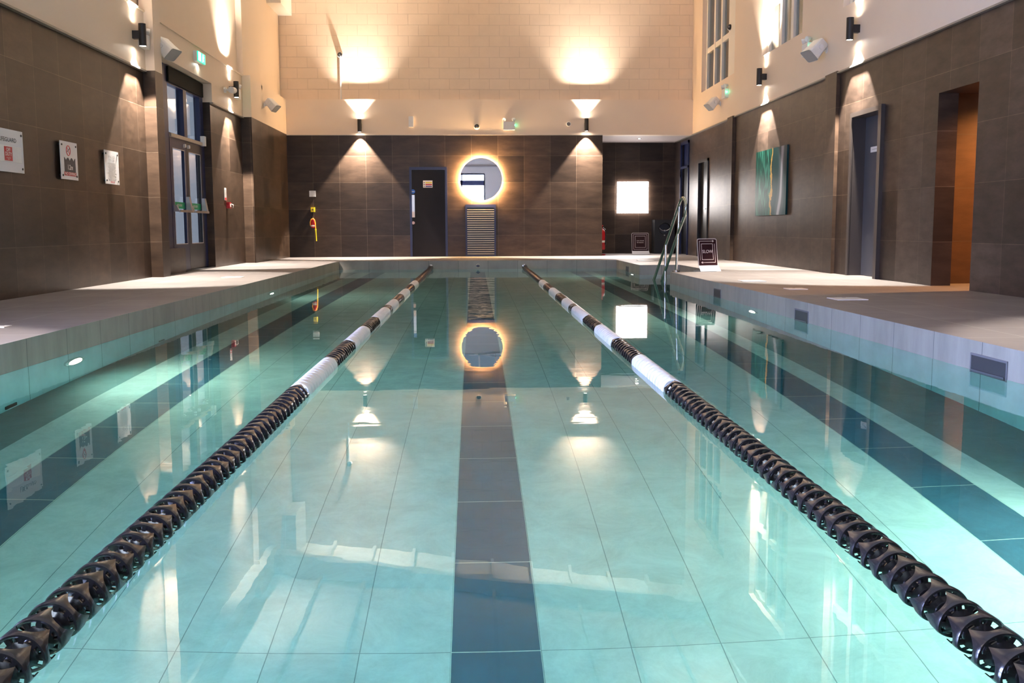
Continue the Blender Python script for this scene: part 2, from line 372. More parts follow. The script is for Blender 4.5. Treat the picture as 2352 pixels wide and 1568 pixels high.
for i in range(0, len(ys), 2): m.box((X0,ys[i],WS),(X1,ys[i+1],WT))
m.build('plaster', cream, wr, smooth=0)
m = MB().box((5.005,-3,H-.02),(XW,13.84,H)).box((5.005,14.3,H-.02),(XW,19.35,H)).box((5.005,19.75,H-.02),(XW,25,H))
m.build('edge_trim', MATS['grey metal trim'], wr, smooth=0)
# back wall
wb = wall('wall_back', 'far end wall, dark tiles below and cream painted blockwork above')
MB().box((-4.5,YB,0),(2.95,YB+.3,H-.012)).build('tile_cladding', tile_back, wb, smooth=0)
MB().box((-4.5,YB,H-.012),(5.3,YB+.3,H2)).build('plaster', cream, wb, smooth=0)
MB().box((-4.6,YB+.12,H2),(5.5,YB+.4,TOP)).build('blockwork', block, wb, smooth=0)
m = MB().box((-4.23,YB-.008,H-.02),(2.95,YB,H-.006)); m.build('edge_trim', plain('pale metal trim', (.5,.44,.36), .4, .3), wb, smooth=0)
# recess at the far right
wc = wall('wall_recess', 'dark tiled recess beyond the far right corner of the pool')
m = MB().box((2.4,25.2,0),(5.8,25.5,2.76)).box((2.4,YB+.3,0),(2.7,25.2,2.76))
for f in m.bm.faces: f.normal_update(); f.material_index = 1 if abs(f.normal.x) > .5 else 0
m.build('tile_cladding', [tile_back, tile_left], wc, smooth=0)
MB().box((2.4,YB+.3,2.76),(5.8,25.5,2.9)).build('soffit', plain('recess ceiling paint', (.55,.47,.46), .6), wc, smooth=0)
# near wall behind the camera
wn = wall('wall_front', 'near end wall behind the camera with a lit glazed screen')
m = MB().box((-5.1,-3.2,0),(5.75,-3,1.9)).box((-5.1,-3.2,3.25),(5.75,-3,5.2)).box((-5.1,-3.2,7.2),(5.75,-3,TOP)).box((-5.1,-3.2,5.2),(-2.2,-3,7.2)).box((2.6,-3.2,5.2),(5.75,-3,7.2)).box((-5.1,-3.2,1.9),(-3.9,-3,3.25)).box((.5,-3.2,1.9),(5.75,-3,3.25))
m.build('plaster', plain('grey cream paint', (.50,.45,.36), .6), wn, smooth=0)
MB().box((-5.1,-3,0),(5.75,-2.985,1.85)).build('tile_cladding', tile_back, wn, smooth=0)
MB().box((-5.1,-2.99,3.6),(5.75,-2.95,3.68)).build('ledge', MATS['grey metal trim'], wn, smooth=0)
g = thing('window_4', (-1.7,-3.1,1.9), 'brightly lit glazed screen in the near end wall', 'window', kind='structure')
MB().box((-3.9,-3.14,1.9),(.5,-3.12,3.25)).build('lit_pane', plain('lit reception glazing', (.9,.95,1), .3, emit=(.72,.84,1), es=9.0, noise=0), g, smooth=0)
m = MB()
for x in (-3.9,-2.8,-1.7,-.6,.5): m.box((x-.03,-3.1,1.9),(x+.03,-3.0,3.25))
m.box((-3.9,-3.1,2.7),(.5,-3.0,2.95))
for z in (1.9,3.25): m.box((-3.9,-3.1,z-.04),(.5,-3.0,z+.04))
m.build('window_frame', navy, g, smooth=0)
g = thing('window_6', (-4.43,2.6,.05), 'wide daylit glazed screen in the left wall beyond the left edge of the photo', 'window', kind='structure')
MB().box((-4.428,.6,.08),(-4.424,4.6,1.20)).build('lit_pane', plain('daylit frosted glazing', (.8,.85,1), .3, emit=(.46,.55,1), es=44, noise=0), g, smooth=0)
m = MB()
for y in (.6,1.6,2.6,3.6,4.6): m.box((-4.43,y-.04,.04),(-4.39,y+.04,1.24))
for z in (.06,1.22): m.box((-4.43,.56,z-.04),(-4.39,4.64,z+.04))
m.build('window_frame', navy, g, smooth=0)
g = thing('window_5', (.2,-3.1,5.2), 'high gridded window in the near end wall', 'window', kind='structure')
MB().box((-2.2,-3.12,5.2),(2.6,-3.11,7.2)).build('pane', glass, g, smooth=0)
m = MB()
for x in (-2.2,-1.4,-.6,.2,1.0,1.8,2.6): m.box((x-.035,-3.1,5.2),(x+.035,-3.0,7.2))
for z in (5.2,5.9,6.55,7.2): m.box((-2.2,-3.1,z-.035),(2.6,-3.0,z+.035))
m.build('window_frame', beam_m, g, smooth=0)
# ceiling: one slope rising to the right, portal beams and purlins
def cz(x): return 6.95+.133*x
ce = thing('ceiling', (0,0,6.95), 'sloping white ceiling with beams and purlins', 'ceiling', kind='structure')
MB().prism([(-5.2,-3.3,cz(-5.2)),(5.9,-3.3,cz(5.9)),(5.9,-3.3,cz(5.9)+.12),(-5.2,-3.3,cz(-5.2)+.12)],(0,26.9,0)).build('ceiling_panel', ceil_m, ce, smooth=0)
m = MB()
for y in (3.8,8.7,13.9,20.9): m.prism([(-4.5,y,cz(-4.5)-.42),(5.1,y,cz(5.1)-.42),(5.1,y,cz(5.1)),(-4.5,y,cz(-4.5))],(0,.26,0))
m.build('beam', beam_m, ce, smooth=0)
m = MB()
for k in range(10):
    x = -3.36+.93*k; m.box((x-.035,-3,cz(x)-.14),(x+.035,YB+.1,cz(x)))
m.build('purlin', beam_m, ce, smooth=0)
MB().box((-4.47,-3,5.62),(-4.22,20.6,5.78)).build('eaves_beam', beam_m, ce, smooth=0)
# ------------------------------------------------------------------ shower passage and right openings
sh = wall('wall_passage', 'warm lit tiled passage seen through the right hand opening')
m = MB().box((5.2,11.25,0),(7.4,11.45,2.6)).box((7.2,8.6,0),(7.4,11.3,2.6)).box((5.75,8.6,0),(7.4,8.7,2.6))
m.build('tile_cladding', tile_warm, sh, smooth=0)
MB().box((5.28,8.6,2.45),(7.4,11.45,2.6)).build('soffit', MATS['recess ceiling paint'], sh, smooth=0)
t = thing('downlight', (6.55,10.35,2.45), 'warm recessed downlight in the passage ceiling, out of sight', 'lamp')
MB().ring((6.55,10.35,2.447),(0,0,1),.05,.008).build('trim_ring', chrome, t)
MB().disc((6.55,10.35,2.448),(0,0,1),.045).build('bulb', lens, t)
light('SPOT','passage_spot',(6.55,10.35,2.43),240,(1,.44,.13),t,spot_size=2.5,spot_blend=.5,shadow_soft_size=.03)
# ------------------------------------------------------------------ windows on the right wall
for i, (a, b) in enumerate(wins):
    w = thing('window_%d' % (i+1), (5.2,(a+b)/2,WS), ['high cream framed window nearest the far end wall','high cream framed window in the middle of the right wall','high cream framed window on the right wall at the top edge of the photo'][i], 'window', kind='structure')
    m = MB(); x0, x1 = 5.12, 5.2
    far = b; L3 = [b-.13, b-.13-.62, b-.13-1.22, b-.13-1.82]
    m.box((x0,a,WS),(x1,a+max(.09,(b-a)-1.95),WT)).box((x0,b-.09,WS),(x1,b,WT)).box((x0,a,WS),(x1,b,WS+.03)).box((x0,a,WT-.09),(x1,b,WT))
    for y in L3[1:3]: m.box((x0,y-.06,WS),(x1,y+.06,WT))
    m.box((x0+.01,a,4.42),(x1,b,4.53))
    m.build('window_frame', beam_m, w, bevel=.006, smooth=0)
    for k in range(3):
        y1 = (b-.09, L3[1]-.06, L3[2]-.06)[k]; y0 = (L3[1]+.06, L3[2]+.06, a+max(.09,(b-a)-1.95))[k]
        if y1-y0 > .05: MB().box((5.165,y0,WS+.03),(5.173,y1,WT-.09)).build('pane', glass, w, smooth=0)
    MB().box((5.49,a-.1,WS-.1),(5.5,b+.1,WT+.1)).build('night_backing', plain('dark window backing', (.035,.03,.02), .7), w, smooth=0)  # added dark sheet behind the glass, shuts out the sky so panes look dark
# ------------------------------------------------------------------ doors
# far grey door
d = thing('door_1', (-1.04,YB,0), 'charcoal door with navy frame in the far end wall beside the round mirror', 'door', kind='structure')
m = MB(); y0 = YB-.03
m.box((-1.475,y0,0),(-1.425,YB+.01,2.04)).box((-.665,y0,0),(-.615,YB+.01,2.04)).box((-1.425,y0,1.975),(-.665,YB+.01,2.04))
m.build('door_frame', navy, d, bevel=.004, smooth=0)
lf = MB().box((-1.425,YB-.008,.005),(-.665,YB+.02,1.975)).build('door_leaf', doorm, d, smooth=0)
m = MB().box((-1.436,YB-.012,.90),(-1.362,YB-.008,1.41)); m.build('push_plate', brushed, d, smooth=0)
m = MB().box((-1.432,YB-.014,.90),(-1.366,YB-.0121,1.03)); m.build('kick_label', plain('pale copper plate', (.65,.5,.42), .4, .4), d, smooth=0)
MB().cyl((-1.40,YB-.013,.775),(-1.40,YB-.008,.775),.035,24).build('lock', plain('copper lock plate', (.5,.3,.24), .35, .6), d)
k = MB().cyl((-1.40,YB-.012,1.485),(-1.40,YB-.008,1.485),.05,28).build('fire_door_sign', plain('mandatory blue', (.01,.12,.55), .4), d); k['label'] = 'round blue mandatory disc'
MB().box((-1.435,YB-.0131,1.48),(-1.365,YB-.0121,1.49)).build('lettering', paper, k, smooth=0)
k = MB().box((-1.165,YB-.013,1.575),(-.95,YB-.008,1.735)).build('hazard_notice', paper, d, smooth=0); k['label'] = 'white hazard notice with yellow, red and blue bands'
for z, mt in ((1.685,yellow),(1.643,red),(1.60,plain('dark blue print', (.06,.06,.25), .5))): MB().box((-1.11,YB-.0142,z-.013),(-.96,YB-.0132,z+.013)).build('warning_band', mt, k, smooth=0)
m = MB()
for z in (1.685,1.643,1.60): m.disc((-1.138,YB-.0142,z),(0,-1,0),.012,12)
m.build('pictograms', ink, k, smooth=0)
# left entrance doors
d = thing('door_2', (-4.55,16.1,0), 'navy glazed double entrance doors with push bars in the left wall', 'door', kind='structure')
XD = -4.55
m = MB()
m.box((XD-.10,14.25,0),(XD,15.30,3.08)).box((XD-.10,17.06,0),(XD,17.25,3.08)).box((XD-.1,15.3,2.02),(XD,17.06,2.1)).box((XD-.1,15.3,2.82),(XD,17.06,3.08)).box((XD-.1,16.08,2.1),(XD+.01,16.25,2.82))
m.build('door_frame', navy, d, bevel=.005, smooth=0)
MB().box((XD-.02,15.3,2.035),(XD+.035,17.1,2.085)).build('transom_rail', plain('beige aluminium', (.42,.36,.30), .4, .3), d, smooth=0)
m = MB().box((XD-.06,15.36,2.12),(XD-.05,16.08,2.80)).box((XD-.06,16.25,2.12),(XD-.05,17.02,2.80)); m.build('fanlight', glass, d, smooth=0)
MB().box((XD,15.3,2.84),(XD+.03,17.2,3.06)).build('blind_box', plain('black green blindbox', (.006,.008,.007), .7, spec=.1), d, smooth=0)
for n, (a, b, lab) in enumerate(((15.3,16.15,'left'),(16.15,17.06,'right'))):
    lf = MB()
    x0, x1 = XD-.045, XD+.005
    gy0, gy1 = a+.12, b-.10
    lf.box((x0,a+.004,.01),(x1,gy0,2.02)).box((x0,gy1,.01),(x1,b-.004,2.02)).box((x0,gy0,.01),(x1,gy1,.42)).box((x0,gy0,1.88),(x1,gy1,2.02))
    o = lf.build('door_leaf', navy if n == 0 else plain('black navy door paint', (.012,.013,.02), .4), d, bevel=.004, smooth=0)
    MB().box((x0+.02,gy0,.42),(x0+.028,gy1,1.88)).build('pane', glass, o, smooth=0)
    m = MB()
    for q in ((gy0,.42,gy0+.012,1.88),(gy1-.012,.42,gy1,1.88),(gy0,1.868,gy1,1.88),(gy0,.42,gy1,.432)): m.box((x1,q[0],q[1]),(x1+.004,q[2],q[3]))
    m.build('glazing_bead', plain('pale bead', (.55,.5,.5), .4), o, smooth=0)
    m = MB().bar((x1+.08,a+.1,.93),(x1+.08,b-.02,.93),.03,.035); m.build('push_bar', brushed, o, bevel=.004)
    m = MB().prism([(x1,b-.12,1.16),(x1+.05,b-.12,1.16),(x1+.09,b-.12,.92),(x1,b-.12,.92)],(0,.09,0)).prism([(x1,a+.08,1.02),(x1+.04,a+.08,1.02),(x1+.08,a+.08,.92),(x1,a+.08,.92)],(0,.05,0))
    m.build('bar_bracket', plain('silver grey casting', (.45,.43,.45), .4, .6), o, smooth=0)
    k = MB().box((x0+.03,gy0+.02,.97),(x0+.034,gy1-.02,1.07)).build('push_bar_notice', green, o, smooth=0); k['label'] = 'green push bar to open sticker'
    m = MB().text('PUSH BAR', .055, Matrix(((0,0,1,x0+.0352),(1,0,0,(gy0+gy1)/2),(0,1,0,1.02),(0,0,0,1)))); m.build('lettering', paper, k, smooth=0)
    MB().cyl((x1,b-.13 if n==0 else a+.09,1.95),(x1+.035,b-.13 if n==0 else a+.09,1.95),.028,16).build('door_contact', white, o)
MB().box((XD,17.02,2.03),(XD+.07,17.12,2.19)).build('sensor_box', white, d, bevel=.008)
m = MB().box((XD-.02,15.5,0),(XD+.13,17.25,.012)); m.build('threshold', black, d, smooth=0)
# right near door
d = thing('door_3', (5.2,12.83,0), 'slate blue door with dark frame in the right wall left of the open passage', 'door', kind='structure')
m = MB().box((5.0,12.27,0),(5.055,12.36,2.15)).box((5.03,13.30,0),(5.055,13.37,2.15)).box((5.015,12.36,2.09),(5.055,13.30,2.15))
m.box((5.05,13.30,0),(5.3,13.36,2.1)).box((5.05,12.30,2.09),(5.3,13.36,2.13))
m.build('door_frame', plain('dark umber frame', (.045,.037,.035), .4), d, bevel=.004, smooth=0)
MB().box((5.22,12.30,.006),(5.26,13.30,2.09)).build('door_leaf', plain('slate blue laminate', (.060,.064,.082), .5, noise=.1, nscale=5), d, smooth=0)
k = MB().box((5.212,12.77,1.62),(5.22,13.09,1.69)).build('door_sign', acryl, d, smooth=0); k['label'] = 'small white name plate'
m = MB().box((5.2105,12.82,1.652),(5.2118,13.04,1.66)); m.build('lettering', inkl, k, smooth=0)
# right far narrow door
d = thing('door_4', (5.1,21.97,0), 'narrow black door with pale edge in the right wall near the recess', 'door', kind='structure')
m = MB().box((5.02,21.5,0),(5.06,21.57,2.13)).box((5.02,22.40,0),(5.06,22.46,2.13)).box((5.02,21.5,2.07),(5.06,22.46,2.13)); m.build('door_frame', blackmetal, d, bevel=.004, smooth=0)
MB().box((5.1,21.5,.005),(5.14,22.45,2.1)).build('door_leaf', black, d, smooth=0)
m = MB().tube([(5.1,21.72,1.05),(5.04,21.72,1.05),(5.04,21.84,1.05)],.011,10); m.build('handle', chrome, d)
# recess door
d = thing('door_5', (5.1,23.95,0), 'black door with navy panel above at the right side of the far recess', 'door', kind='structure')
m = MB().box((5.02,23.5,0),(5.06,23.56,2.68)).box((5.02,24.34,0),(5.06,24.4,2.68)).box((5.02,23.5,2.62),(5.06,24.4,2.68)).box((5.02,23.5,2.05),(5.06,24.4,2.1)); m.build('door_frame', navy, d, smooth=0)
MB().box((5.1,23.5,.005),(5.14,24.4,2.06)).build('door_leaf', black, d, smooth=0)
MB().box((5.1,23.5,2.08),(5.13,24.4,2.66)).build('overpanel', navy, d, smooth=0)
MB().box((5.03,24.34,1.85),(5.02,24.38,2.02)).build('closer', white, d, smooth=0)

# ------------------------------------------------------------------ wall lamps
WARM = (1,.90,.78)
def wall_lamp(p, out, label, eu=330, ed=800):
    """p: axis of the lamp (middle), out: unit vector away from the wall"""
    p = Vector(p); out = Vector(out)
    t = thing('wall_lamp', p, label, 'lamp', 'black up and down wall lamps')
    m = MB().lathe(p,(0,0,1),[(.040,.14),(.047,.142),(.047,-.142),(.040,-.14),(.040,-.13)],32)
    m.build('lamp_body', blackmetal, t)
    s = out.cross(Vector((0,0,1)))
    m = MB().bar(p-out*.12, p-out*.03, .075, .10); m.build('bracket', blackmetal, t, bevel=.006)
    m = MB().cyl(p+Vector((0,0,-.132)), p+Vector((0,0,-.136)), .0395, 24); m.build('lens', lens, t)
    m = MB().cyl(p+Vector((0,0,.132)), p+Vector((0,0,.136)), .0395, 24); m.build('lens', lens, t)
    light('SPOT','spot_up',p+Vector((0,0,.15)),eu,WARM,t,(0,0,1),spot_size=math.radians(86),spot_blend=.75,shadow_soft_size=.03)
    light('SPOT','spot_up_core',p+Vector((0,0,.15)),eu*.75,WARM,t,(0,0,1),spot_size=math.radians(50),spot_blend=.9,shadow_soft_size=.03)
    light('SPOT','spot_down_core',p-Vector((0,0,.15)),ed*.28,WARM,t,(0,0,-1),spot_size=math.radians(46),spot_blend=.9,shadow_soft_size=.03)
    light('SPOT','spot_down',p-Vector((0,0,.15)),ed,WARM,t,(0,0,-1),spot_size=math.radians(78),spot_blend=.22,shadow_soft_size=.03)
    return t
for y, lab in ((.5,'black up and down wall lamp on the left wall, nearest the near end'),(4.9,'black up and down wall lamp on the left wall before the lifeguard board'),
               (13.4,'black up and down wall lamp on the left wall above the white rules board'),(18.5,'black up and down wall lamp on the left wall right of the entrance doors')):
    wall_lamp((-4.27,y,3.15),(1,0,0),lab,*((90,500) if y < 6 else (330,800)))
for y, lab in ((.5,'black up and down wall lamp on the right wall, nearest the near end'),(4.9,'black up and down wall lamp on the right wall nearer than the passage'),
               (13.15,'black up and down wall lamp on the right wall above the slate blue door'),(17.3,'black up and down wall lamp on the right wall above the green artwork')):
    wall_lamp((4.905,y,3.21),(-1,0,0),lab,*((90,500) if y < 6 else (330,800)))
wall_lamp((-2.57,YB-.12,2.955),(0,-1,0),'black up and down wall lamp on the far wall left of the charcoal door')
wall_lamp((2.565,YB-.12,2.975),(0,-1,0),'black up and down wall lamp on the far wall right of the round mirror')

# ------------------------------------------------------------------ speakers and safety fittings
def speaker(p, out, yaw, label, s=1.0):
    p = Vector(p); out = Vector(out)
    t = thing('wall_speaker', p, label, 'speaker', 'white wall speakers')
    side = Vector((0,-1,0))          # faces the near end, the pool and down
    f = (out*.66 + Vector((0,-.16,0))*yaw + Vector((0,0,-.72))).normalized()
    r = f.cross(Vector((0,0,1))).normalized(); u = r.cross(f)
    c = p + out*.17
    M = Matrix((( r.x,u.x,-f.x,c.x),(r.y,u.y,-f.y,c.y),(r.z,u.z,-f.z,c.z),(0,0,0,1)))
    def rr(w, h, z, k=10, rad=.35):
        pts = []
        for i in range(4):
            sx, sy = ((1,1),(-1,1),(-1,-1),(1,-1))[i]; cr = rad*min(w,h)
            for j in range(k+1):
                a = PI/2*i+PI/2*j/k; pts.append((sx*(w-cr)+cr*math.cos(a), sy*(h-cr)+cr*math.sin(a), z))
        return pts
    m = MB(M); rings = [[m._v(q) for q in rr(w*s, h*s, z*s)] for w, h, z in ((.105,.07,.115),(.11,.075,-.0),(.118,.085,-.10),(.122,.09,-.112))]
    m.bm.faces.new([m._v(q) for q in rr(.09*s,.055*s,.135*s)])
    n = len(rings[0])
    cap = [m._v(q) for q in rr(.09*s,.055*s,.135*s)]
    for A, B in zip([cap]+rings[:-1], rings):
        for k in range(n): m.bm.faces.new((A[k],A[(k+1)%n],B[(k+1)%n],B[k]))
    m.build('cabinet', white, t, smooth=40)
    m = MB(M); m.bm.faces.new([m._v(q) for q in rr(.118*s,.086*s,-.1121*s)]); m.build('grille', greyg, t, smooth=0)
    m = MB().tube([p, p+out*.06, p+out*.10+Vector((0,.02,.01))],.022,12); m.lathe(p,out,[(.001,.012),(.045,.010),(.05,0)],24); m.build('wall_mount', white, t)
    for sg in (1,-1): MB(M).cyl((.112*s*sg,0,.03*s),(.128*s*sg,0,.03*s),.03*s,20).build('pivot_knob', white, t)
speaker((-4.39,14.27,3.13),(1,0,0),1.0,'white wall speaker above the left edge of the entrance doors',1.12)
speaker((-4.23,20.7,3.14),(1,0,0),1.0,'white wall speaker on the left wall nearest the far end')
speaker((5.025,14.35,3.15),(-1,0,0),.9,'white wall speaker on the right wall above the slate blue door',1.12)
speaker((5.025,20.5,3.15),(-1,0,0),.9,'white wall speaker on the right wall below the far window')
def twin_spot(p, out, label):
    p = Vector(p); out = Vector(out); sd = Vector((0,0,1)).cross(out)
    t = thing('emergency_light', p, label, 'emergency light', 'white twin spot emergency lights')
    a = p - sd*.13 - Vector((0,0,.09)); b = p + sd*.13 + Vector((0,0,.09)) + out*.07
    lo = Vector(map(min, a, b)); hi = Vector(map(max, a, b))
    MB().box(lo, hi).build('battery_box', white, t, bevel=.01)
    for k in (-1, 1):
        q = p + sd*.10*k + Vector((0,0,.145)) + out*.05; ax = (out*.8+Vector((0,0,-.25))+sd*.35*k).normalized()
        MB().lathe(q,ax,[(.001,-.05),(.022,-.048),(.04,0),(.043,.03),(.036,.032),(.001,.02)],20).build('spot_head', white, t)
        MB().cyl(q-Vector((0,0,.06)),q-Vector((0,0,.02)),.012,10).build('neck', white, t)
    MB().cyl(p+sd*.132+out*.03+Vector((0,0,.02)),p+sd*.136+out*.03+Vector((0,0,.02)),.012,12).build('indicator', ledg, t)
    light('POINT','indicator_glow',p+sd*.17+out*.06+Vector((0,0,.02)),.05,(.1,1,.5),t,shadow_soft_size=.01)
twin_spot((.805,YB,2.957),(0,-1,0),'white twin spot emergency light on the far wall right of centre')
twin_spot((5.025,15.1,3.28),(-1,0,0),'white twin spot emergency light behind the speaker above the slate blue door')
twin_spot((5.025,20.0,3.28),(-1,0,0),'white twin spot emergency light beside the far right speaker')
twin_spot((-4.39,13.72,3.13),(1,0,0),'white twin spot emergency light hidden behind the nearer left wall lamp')
twin_spot((-4.39,18.95,3.13),(1,0,0),'white twin spot emergency light hidden behind the farther left wall lamp')
# exit sign
t = thing('exit_sign', (-4.39,16.4,3.36), 'lit green running man exit sign above the entrance doors', 'sign')
MB().box((-4.39,16.2,3.28),(-4.33,16.64,3.44)).build('housing', white, t, bevel=.008)
MB().box((-4.33,16.21,3.285),(-4.315,16.63,3.435)).build('lit_panel', exitgrn, t, bevel=.003)
m = MB(); xx = -4.3145
m.disc((xx+.0006,16.50,3.41),(1,0,0),.016,14)
for a, b, w in (((16.50,3.395),(16.49,3.35),.024),((16.49,3.35),(16.525,3.32),.013),((16.49,3.35),(16.46,3.30),.013),((16.50,3.39),(16.54,3.375),.010),((16.50,3.39),(16.465,3.365),.010)):
    m.bar((xx,a[0],a[1]),(xx,b[0],b[1]),w,.0012,up=(1,0,0))
m.build('pictogram', exitlit, t, smooth=0)
MB().box((-4.3145,16.22,3.295),(-4.3139,16.36,3.425)).build('lit_doorway_symbol', exitlit, t, smooth=0)
light('AREA','exit_glow',(-4.355,16.42,3.27),.5,(.9,1,.95),t,(.1,0,-1),size=.05)
# sensors and cameras
def box_thing(name, a, b, mat, label, cat, bevel=.006, group=None):
    t = MB().box(a,b).build(name, mat, bevel=bevel); return tag(t, label, cat, group)
box_thing('motion_sensor',(-1.47,YB-.05,2.93),(-1.36,YB,3.17),white,'tall white motion sensor on the cream wall above the charcoal door','sensor',.012)
box_thing('junction_box',(-4.36,20.5,3.42),(-4.23,20.57,3.50),white,'tiny white junction box high on the left wall above the far speaker','box',.004)
t = thing('bullet_camera',(-4.39,18.0,3.09),'white bullet camera left of the farther left wall lamp','camera')
MB().cyl((-4.39,18.12,3.09),(-4.36,18.12,3.09),.05,24).build('mount', white, t)
MB().tube([(-4.36,18.12,3.09),(-4.27,18.1,3.09)],.018,10).build('neck', white, t)
MB().lathe((-4.25,18.16,3.09),(0,-1,-.08),[(.001,-.1),(.05,-.1),(.055,-.08),(.055,.14),(.048,.14),(.048,.13),(.001,.13)],24).build('camera_body', white, t)
def ball_camera(p, out, label, r=.055):
    p = Vector(p); out = Vector(out); t = thing('ball_camera', p, label, 'camera', 'small ball cameras')
    MB().lathe(p,out,[(.001,.035),(r*.95,.035),(r*1.15,.015),(r*1.2,0)],28).build('housing', white, t)
    c = p+out*.035; MB().lathe(c,out,[(r*math.cos(a),r*math.sin(a)) for a in [PI/2*k/10 for k in range(11)]],28).build('eyeball', black, t)
    MB().disc(c+out*(r+.001)-Vector((0,0,.004)),out,.018,16).build('lens', plain('camera lens', (.25,.25,.28), .1, .5), t, smooth=0)
ball_camera((.071,YB,2.945),(0,-1,0),'black ball camera on the far wall above the round mirror')
ball_camera((-3.0,YB+.12,4.545),(0,-1,0),'small ball camera on its vertical cable duct high on the blockwork wall')
ball_camera((5.12,20.2,4.6),(-.5,-.85,0),'small ball camera on the far right window')
m = MB().box((-3.012,YB+.09,3.552),(-2.985,YB+.12,4.5)); tag(m.build('cable_duct', white, smooth=0),'white vertical cable duct below the ball camera on the blockwork','duct')
t = thing('wall_sounder',(2.168,YB,3.0),'round grey sounder on the far wall left of the right lamp','sounder')
MB().lathe((2.168,YB,3.0),(0,-1,0),[(.055,0),(.055,.02),(.05,.028),(.04,.028)],28).build('rim', white, t)
MB().lathe((2.168,YB,3.0),(0,-1,0),[(.04,.028),(.034,.02),(.018,.02),(.014,.03),(.001,.03)],28).build('dome', plain('mid grey plastic', (.22,.2,.19), .4), t)

# ------------------------------------------------------------------ signs on the left wall
XS = -4.43
def board(y0, y1, z0, z1, name, label):
    t = thing(name, (XS,(y0+y1)/2,z0), label, 'sign')
    MB().box((XS+.03,y0,z0),(XS+.036,y1,z1)).build('panel', acryl, t, smooth=0)
    for y in (y0+.04, y1-.04):
        for z in (z0+.04, z1-.04):
            MB().cyl((XS,y,z),(XS+.043,y,z),.011,12).build('standoff', black, t)
    return t
FX = XS+.0362
def TM(y, z, x=FX+.0012): return Matrix(((0,0,1,x),(1,0,0,y),(0,1,0,z),(0,0,0,1)))
t = board(9.27,10.03,1.2,1.6,'lifeguard_sign','white board reading LIFEGUARD OFF DUTY at the left edge of the photo')
MB().text('LIFEGUARD', .055, TM(9.84-.13,1.50), width=1.25).build('lettering', ink, t, smooth=0)
MB().box((FX,9.27,1.295),(FX+.004,9.98,1.445)).build('slider', paper, t, smooth=0)
o = MB().box((FX+.004,9.62,1.305),(FX+.006,9.78,1.435)).build('duty_tile', red, t, smooth=0); o['label'] = 'red OFF DUTY tile'
m = MB().text('OFF', .05, TM(9.70,1.405,FX+.0066)).text('DUTY', .05, TM(9.70,1.365,FX+.0066))
m.text('Swimmers without', .012, TM(9.70,1.332,FX+.0066)).text('lifeguard', .012, TM(9.70,1.319,FX+.0066)); m.build('lettering', paper, o, smooth=0)
t = board(10.91,11.365,1.195,1.60,'no_diving_sign','white no diving sign showing 1.2m depth between the other two boards')
m = MB()
zs = lambda y: 0
poly = [(11.0,1.275)]
for i in range(25):
    y = 11.0+.30*i/24; poly.append((y, 1.395+.035*abs(math.cos(i*PI/8))))
poly.append((11.30,1.275))
m.prism([(FX,y,z) for y, z in poly],(.0012,0,0)); m.build('water_symbol', plain('slate print', (.07,.06,.07), .5), t, smooth=0)
MB().text('1.2m', .075, TM(11.15,1.325,FX+.002)).build('lettering', paper, t, smooth=0)
o = MB().box((FX,10.99,1.235),(FX+.0012,11.31,1.278)).build('red_band', red, t, smooth=0)
MB().text('NO DIVING', .045, TM(11.15,1.256,FX+.0022), width=1.25).build('lettering', paper, o, smooth=0)
m = MB().ring((FX,11.12,1.505),(1,0,0),.052,.005,40,6).bar((FX,11.085,1.54),(FX,11.155,1.47),.008,.004,up=(1,0,0)); m.build('prohibition_ring', red, t)
m = MB().bar((FX+.0005,11.09,1.49),(FX+.0005,11.15,1.525),.008,.0016,up=(1,0,0)).bar((FX+.0005,11.10,1.525),(FX+.0005,11.14,1.485),.007,.0016,up=(1,0,0)).disc((FX+.0012,11.155,1.53),(1,0,0),.008,12); m.build('diver_symbol', ink, t, smooth=0)
t = board(12.19,12.655,1.2,1.6,'pool_rules_sign','white printed pool rules board below the nearer left wall lamp')
m = MB().text('WHAT YOU', .042, TM(12.42,1.525)).text('YOU CAN', .042, TM(12.42,1.485)); m.build('heading', inkl, t, smooth=0)
m = MB()
for k in range(16):
    z = 1.455-.0135*k; w = .12+.03*math.sin(k*2.3); m.box((FX,12.42-w,z-.002),(FX+.0008,12.42+w,z+.002))
m.build('lettering', plain('pale grey print', (.5,.5,.5), .5), t, smooth=0)
m = MB()
for k in range(3): m.disc((FX+.0008,12.37+.05*k,1.225),(1,0,0),.012,12)
m.build('symbols', red, t, smooth=0)
# call point and its notice
t = MB().box((XS,18.0,1.16),(XS+.008,18.13,1.38)).build('fire_notice', paper, smooth=0); tag(t,'narrow white fire action notice above the red call point','notice')
m = MB().box((XS+.008,18.01,1.17),(XS+.009,18.12,1.21)); m.build('red_band', red, t, smooth=0)
m = MB()
for k in range(5): m.box((XS+.008,18.02,1.33-.025*k),(XS+.009,18.11,1.338-.025*k))
m.build('lettering', inkl, t, smooth=0)
t = thing('fire_call_point',(XS,18.2,1.02),'red fire alarm call point on the left wall','alarm')
MB().box((XS,18.13,1.02),(XS+.06,18.25,1.13)).build('housing', red, t, bevel=.008)
MB().box((XS+.06,18.155,1.045),(XS+.063,18.225,1.105)).build('break_glass', paper, t, smooth=0)
MB().tube([(XS+.06,18.245,1.1),(XS+.1,18.25,1.08),(XS+.09,18.25,1.03)],.006,8).build('tether', paper, t)

